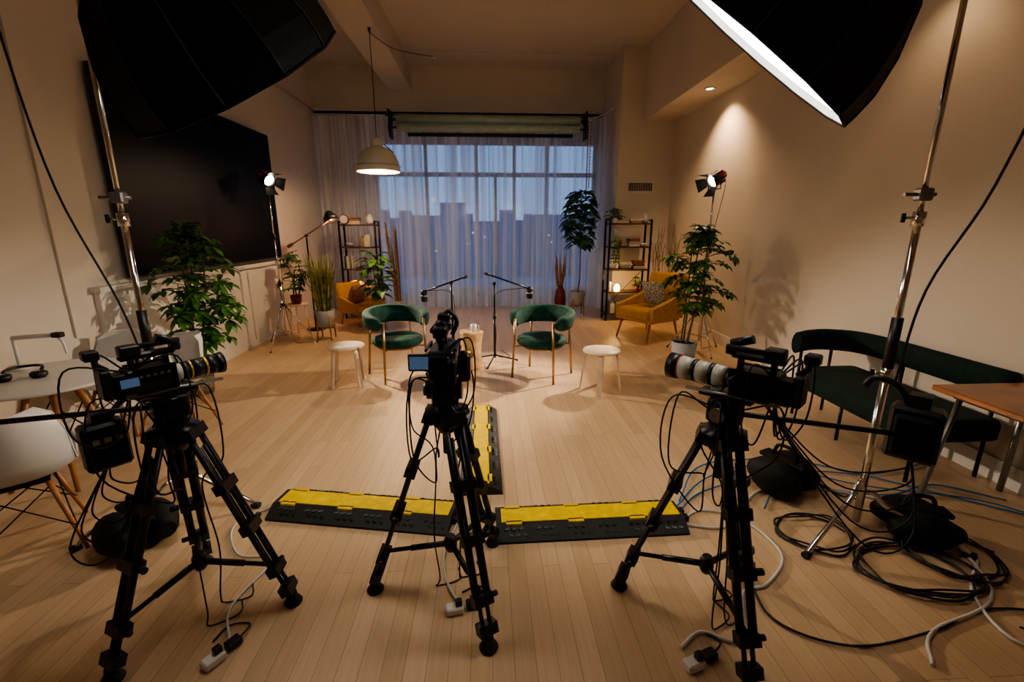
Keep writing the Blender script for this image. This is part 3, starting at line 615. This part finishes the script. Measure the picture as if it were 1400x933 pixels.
def camera(b,fa,z,kind,sc=1.,off=0.):
    o=V((math.cos(fa),math.sin(fa),0))*off
    b.at((o.x,o.y,z),(0,0,fa),sc)
    b.box((-.02,0,.065),(.17,.105,.11),m_black,bev=.008);b.box((-.125,0,.06),(.05,.08,.10),m_blackm,bev=.006);b.box((-.0,0,.006),(.22,.08,.014),m_grey)
    b.box((-.03,-.054,.085),(.10,.006,.05),m_blackm);b.box((-.03,.054,.06),(.10,.006,.07),m_blackm)
    for x in(.05,-.07): b.box((x,0,.135),(.02,.02,.05),m_black)
    b.box((-.01,0,.168),(.2,.032,.026),m_black,bev=.008);b.box((.09,0,.185),(.035,.05,.035),m_black,bev=.005)
    b.cyl((-.08,.03,.20),(.10,.03,.20),.012,m_fabric);b.box((-.07,0,.195),(.07,.055,.045),m_black,bev=.006)
    for i in range(5): b.cyl((-.06+i*.024,-.054,.09),(-.06+i*.024,-.060,.09),.006,m_grey,n=8)
    for y in(.06,-.06):
        b.box((-.01,y,.12),(.15,.01,.01),m_blackm);b.box((-.01,y,.02),(.15,.01,.01),m_blackm);b.box((.06,y,.07),(.01,.01,.1),m_blackm)
    b.cyl((-.12,.05,.02),(.24,.05,-.0),.0075,m_grey,n=8);b.cyl((-.12,-.05,.02),(.24,-.05,-.0),.0075,m_grey,n=8)
    def ln(segs,mts):
        x=.065
        for (l,r0,r1),mt in zip(segs,mts):
            b.cyl((x,0,.065),(x+l,0,.065),r0,mt,r1,24);x+=l
        b.cyl((x,0,.065),(x+.002,0,.065),segs[-1][2]*.8,m_glassy,n=24)
    if kind=='white': ln([(.03,.038,.042),(.05,.042,.046),(.018,.047,.047),(.055,.046,.046),(.018,.048,.048),(.055,.048,.052),(.006,.053,.053),(.045,.054,.057)],[m_black,m_lens,m_black,m_lens,m_black,m_lens,m_red,m_black]);b.box((.13,0,.01),(.05,.03,.03),m_lens,bev=.004)
    elif kind=='gold': ln([(.03,.034,.038),(.03,.038,.040),(.010,.041,.041),(.05,.040,.042),(.012,.043,.043),(.04,.043,.045),(.03,.046,.05)],[m_lens,m_black,m_gold,m_black,m_gold,m_black,m_black])
    else: ln([(.03,.034,.038),(.05,.038,.038),(.05,.04,.043)],[m_black]*3)
    if kind=='dslr':
        b.box((-.10,.085,.075),(.018,.09,.07),m_black,bev=.004);b.box((-.1105,.085,.075),(.004,.075,.052),m_lcd);b.cyl((-.06,.0,.21),(.02,.0,.235),.022,m_black);b.box((-.04,-.09,.04),(.07,.05,.12),m_black,bev=.01)
        b.tube([(-.02,-.04,.17),(0,-.06,.22),(.0,-.03,.265),(-.02,.0,.25)],.009,m_black,8,sm=4);b.box((-.02,-.01,.245),(.05,.05,.035),m_black,bev=.006);b.box((-.15,-.05,.05),(.05,.03,.10),m_black,bev=.006)
        b.box((-.153,.01,.07),(.01,.06,.045),m_blackm);b.cyl((-.05,-.085,.09),(-.02,-.115,.09),.02,m_gold,n=12)
    else:
        b.box((.03,.11,.08),(.012,.09,.06),m_black,rot=(0,.2,0),bev=.003);b.box((-.10,-.062,.075),(.06,.006,.035),m_lcd if kind=='gold' else m_black);b.cyl((.1,-.02,.205),(.02,-.02,.235),.018,m_black)
        b.box((-.165,0,.075),(.035,.085,.12),m_black,bev=.006);b.tube([(-.15,.0,.13),(-.18,.0,.16),(-.18,0,.2)],.012,m_black,8);b.box((-.19,0,.2),(.05,.05,.04),m_black,bev=.006)
    b.at()
def cam_cables(b,z,seed,n=5,drop=.5):
    r=random.Random(seed)
    for i in range(n):
        a=r.uniform(0,6.28);p=V((r.uniform(-.10,.05),r.uniform(-.06,.06),z-.03));c=V((math.cos(a),math.sin(a),0));q=r.uniform(.09,.2);g=r.uniform(.05,.14)
        P=[p,p+c*q+V((0,0,.04)),p+c*q*1.1-V((0,0,drop*r.uniform(.3,.6))),V((c.x*.06,c.y*.06,z-drop*r.uniform(.6,1.1)))]
        P+=[V((c.x*.08,c.y*.08,.3)),V((c.x*g,c.y*g,.06)),V((c.x*g*1.3,c.y*g*1.3,.007)),V((c.x*g*1.2+.1,c.y*g+.04,.007)),V((c.x*g+.08,c.y*g+.12,.007))] if i%2 else [V((c.x*.05,c.y*.05,z-.35)),V((c.y*.08,-c.x*.08,z-.2)),V((0,0,z-.08))]
        b.tube(P,.0035,m_rubber,6,sm=7,zmin=.005)
def tcam(loc,tang,fa,kind,hz,rod=None,seed=1,nc=5,arm=None,sc=1,off=0,asc=1):
    b=B();tripod(b,tang,hz);head(b,fa,hz,rod);cam_cables(b,hz+.05,seed,nc);b.done('tripod',loc)
    b=B();camera(b,fa,0,kind,sc,off)
    r=random.Random(seed+40)
    f_=V((math.cos(fa),math.sin(fa),0))
    for i in range(4):
        p=f_*(off-.08)+V((0,0,.10));a=r.uniform(0,6.28);c=V((math.cos(a),math.sin(a),0))*r.uniform(.1,.2)
        b.tube([p,p+c+V((0,0,.05)),p+c*1.1-V((0,0,.18)),p+c*.5-V((0,0,.26)),p-V((0,0,.07))],.0035,m_rubber,6,sm=7)
    b.done('video_camera',(loc[0],loc[1],hz+.0725))
    if arm:
        b=B();b.at((0,0,0),(0,0,fa),asc)
        b.box((0,0,0),(.12,.07,.16),m_black,bev=.01);b.box((0,0,.09),(.05,.05,.05),m_black);b.box((0,-.04,0),(.10,.01,.13),m_blackm)
        b.box((0,.045,0),(.09,.03,.12),m_fabric,bev=.008)
        b.tube([(.02,0,.08),(.06,0,.13),(.11,0,.14),(.13,0,.11)],.010,m_black,8,sm=4)
        for i in range(3): b.box((-.03+i*.03,-.047,.03),(.018,.006,.018),m_grey)
        b.at();A=V(arm)
        for i in range(5):
            e=V((-A.x*.8,-A.y,.12));b.tube([(0,0,-.07),(-.02*i,-.04*i,-.16-.05*i),e*.5+V((0,-.05*i,-.22-.05*i)),e],.0035,m_rubber,6,sm=8)
        b.done('camera_battery_box',(loc[0]+A.x,loc[1]+A.y,A.z))
tcam((-1.30,1.80,0),math.radians(3),math.radians(52),'gold',1.0,(V((.0,0,1.0)),V((-.62,-.1,.98))),3,5,(-.24,-.05,.86),.92,-.03,1.2)
tcam((-.19,1.86,0),math.radians(178),math.radians(88),'dslr',1.03,None,5,5)
tcam((.95,1.66,0),math.radians(152),math.radians(131),'white',.99,(V((.0,0,.98)),V((.66,-.06,.90))),9,7,(.76,-.06,.90),.97,-.085,1.4)
# ------------------------------------------------------------------ floor cables & bags
def loops(name,mt,paths,r=.0055):
    b=B()
    for p in paths: b.tube(p,r,mt,6,sm=6,zmin=r+.001)
    c=V(paths[0][0]);return b.done(name,(c.x,c.y,0),center=True)
def coil(cx,cy,rx,ry,n,seed,z=.008):
    q=random.Random(seed);P=[]
    for i in range(n*8):
        a=i*pi/4;P.append((cx+rx*math.cos(a)*q.uniform(.75,1.15),cy+ry*math.sin(a)*q.uniform(.75,1.15),z+q.uniform(0,.025)))
    return P
loops('black_cable_coil',m_rubber,[coil(2.15,1.85,.28,.2,5,1),coil(2.45,1.95,.22,.2,4,2),coil(1.85,2.15,.2,.16,3,3),[(1.3,1.9,.01),(1.25,1.6,.01),(1.5,1.45,.01),(1.9,1.5,.01),(2.3,1.6,.01),(2.8,1.5,.01)],[(2.3,1.5,.01),(2.6,1.3,.01),(3.0,1.5,.01),(3.2,1.9,.01)]])
loops('black_cable_coil',m_rubber,[coil(-1.95,1.35,.10,.09,2,8),[(-2.2,1.5,.01),(-1.95,1.2,.01),(-1.7,1.3,.01),(-1.45,1.25,.01)]])
loops('white_power_cable',m_wcab,[[(1.12,2.3,.01),(1.3,2.4,.01),(1.5,2.3,.01),(1.55,2.0,.01),(1.35,1.8,.01),(1.2,1.75,.01),(1.05,1.5,.01),(.9,1.55,.01),(.78,1.48,.01)],[(1.13,2.27,.01),(1.4,2.25,.01),(1.8,2.6,.01),(2.3,2.55,.01),(2.6,2.3,.01),(2.4,1.7,.01),(1.9,1.5,.01),(1.75,1.35,.01)],[(2.55,1.9,.01),(2.3,1.7,.01),(2.2,1.45,.01),(2.35,1.3,.01),(1.9,1.2,.01)]],.008)
loops('white_power_cable',m_wcab,[[(-1.35,2.6,.01),(-1.5,2.4,.01),(-1.35,2.15,.01),(-1.15,2.1,.01),(-1.2,1.8,.01),(-1.1,1.6,.01)],[(-.2,2.4,.01),(-.1,2.2,.01),(.0,2.36,.01)],[(-.2,2.35,.01),(-.25,2.1,.01),(-.22,1.9,.01),(-.15,1.75,.01)]],.006)
loops('blue_network_cable',m_blue,[[(1.12,2.36,.01),(1.4,2.6,.01),(1.9,2.75,.01),(2.2,2.6,.01),(2.6,2.5,.01),(3.0,2.6,.01),(3.3,2.4,.01)],[(1.12,2.4,.02),(1.5,2.75,.02),(2.0,2.9,.02),(2.5,2.6,.02),(3.1,2.4,.02),(3.35,2.1,.02)],[(1.7,2.4,.012),(1.9,2.6,.012),(2.3,2.8,.012),(2.7,2.75,.012),(3.3,2.9,.012)],[(1.2,2.5,.012),(1.5,2.9,.012),(1.9,3.0,.012),(2.4,2.9,.012),(3.3,2.2,.012)]],.005)
def sandbag(name,loc,ang,h=1.):
    b=B();q=random.Random(int(loc[0]*100))
    for sg in(-1,1):
        rings=[]
        for i in range(11):
            u=i/10;w=math.sin(pi*(.12+.76*u))*(1+.06*q.random());rings.append([V((sg*.09+(.095*w)*math.cos(a),(u-.5)*.34,(.085+.085*w*math.sin(a))*h)) for a in[2*pi*j/14 for j in range(14)]])
        b.loft(rings,m_fabric)
    b.box((0,0,.15*h),(.1,.3,.03),m_fabric,bev=.008);b.tube([(0,-.08,.16*h),(0,-.05,.16*h+.07),(0,.05,.16*h+.07),(0,.08,.16*h)],.012,m_fabric,8,sm=5)
    b.done(name,loc,ang)
sandbag('sandbag',(1.93,2.60,0),.4,1.5);sandbag('sandbag',(2.40,2.12,0),1.3,1.1);sandbag('sandbag',(-1.94,2.28,0),.9,1.3)
for x,y,a in((.80,1.40,.3),(-.17,1.72,.2),(-1.12,1.52,1.0)):
    b=B();b.box((0,0,.02),(.08,.05,.036),m_white,bev=.006);b.box((.085,.01,.018),(.06,.045,.034),m_black,bev=.006);b.box((.02,.0,.05),(.03,.03,.03),m_black,bev=.004)
    b.tube([(.11,.01,.02),(.18,.05,.008),(.13,.12,.008),(.05,.1,.008)],.004,m_rubber,6,sm=5,zmin=.006);b.done('power_adapter',(x,y,0),a)
# ------------------------------------------------------------------ world, camera
w=bpy.data.worlds.new('dusk');bpy.context.scene.world=w;w.use_nodes=True;nt=w.node_tree;bg=nt.nodes['Background']
tc=nt.nodes.new('ShaderNodeTexCoord');sp=nt.nodes.new('ShaderNodeSeparateXYZ');cr=nt.nodes.new('ShaderNodeValToRGB')
nt.links.new(tc.outputs['Generated'],sp.inputs[0]);nt.links.new(sp.outputs[2],cr.inputs[0]);nt.links.new(cr.outputs[0],bg.inputs[0])
cr.color_ramp.elements[0].position=0;cr.color_ramp.elements[0].color=(.36,.52,.80,1);cr.color_ramp.elements[1].position=.5;cr.color_ramp.elements[1].color=(.18,.34,.66,1)
bg.inputs[1].default_value=1.15
cd=bpy.data.cameras.new('camera');cam=bpy.data.objects.new('camera',cd);bpy.context.collection.objects.link(cam)
cd.sensor_width=36;cd.lens=620*36/1400;cd.clip_start=.05;cd.clip_end=500
cam.location=(0,0,1.7);cam.rotation_euler=(pi/2-math.atan(154/620),0,-math.radians(3.05))
sc=bpy.context.scene;sc.camera=cam
sc.view_settings.view_transform='AgX'
try: sc.view_settings.look='AgX - Medium High Contrast'
except Exception: pass
sc.view_settings.exposure=0.0
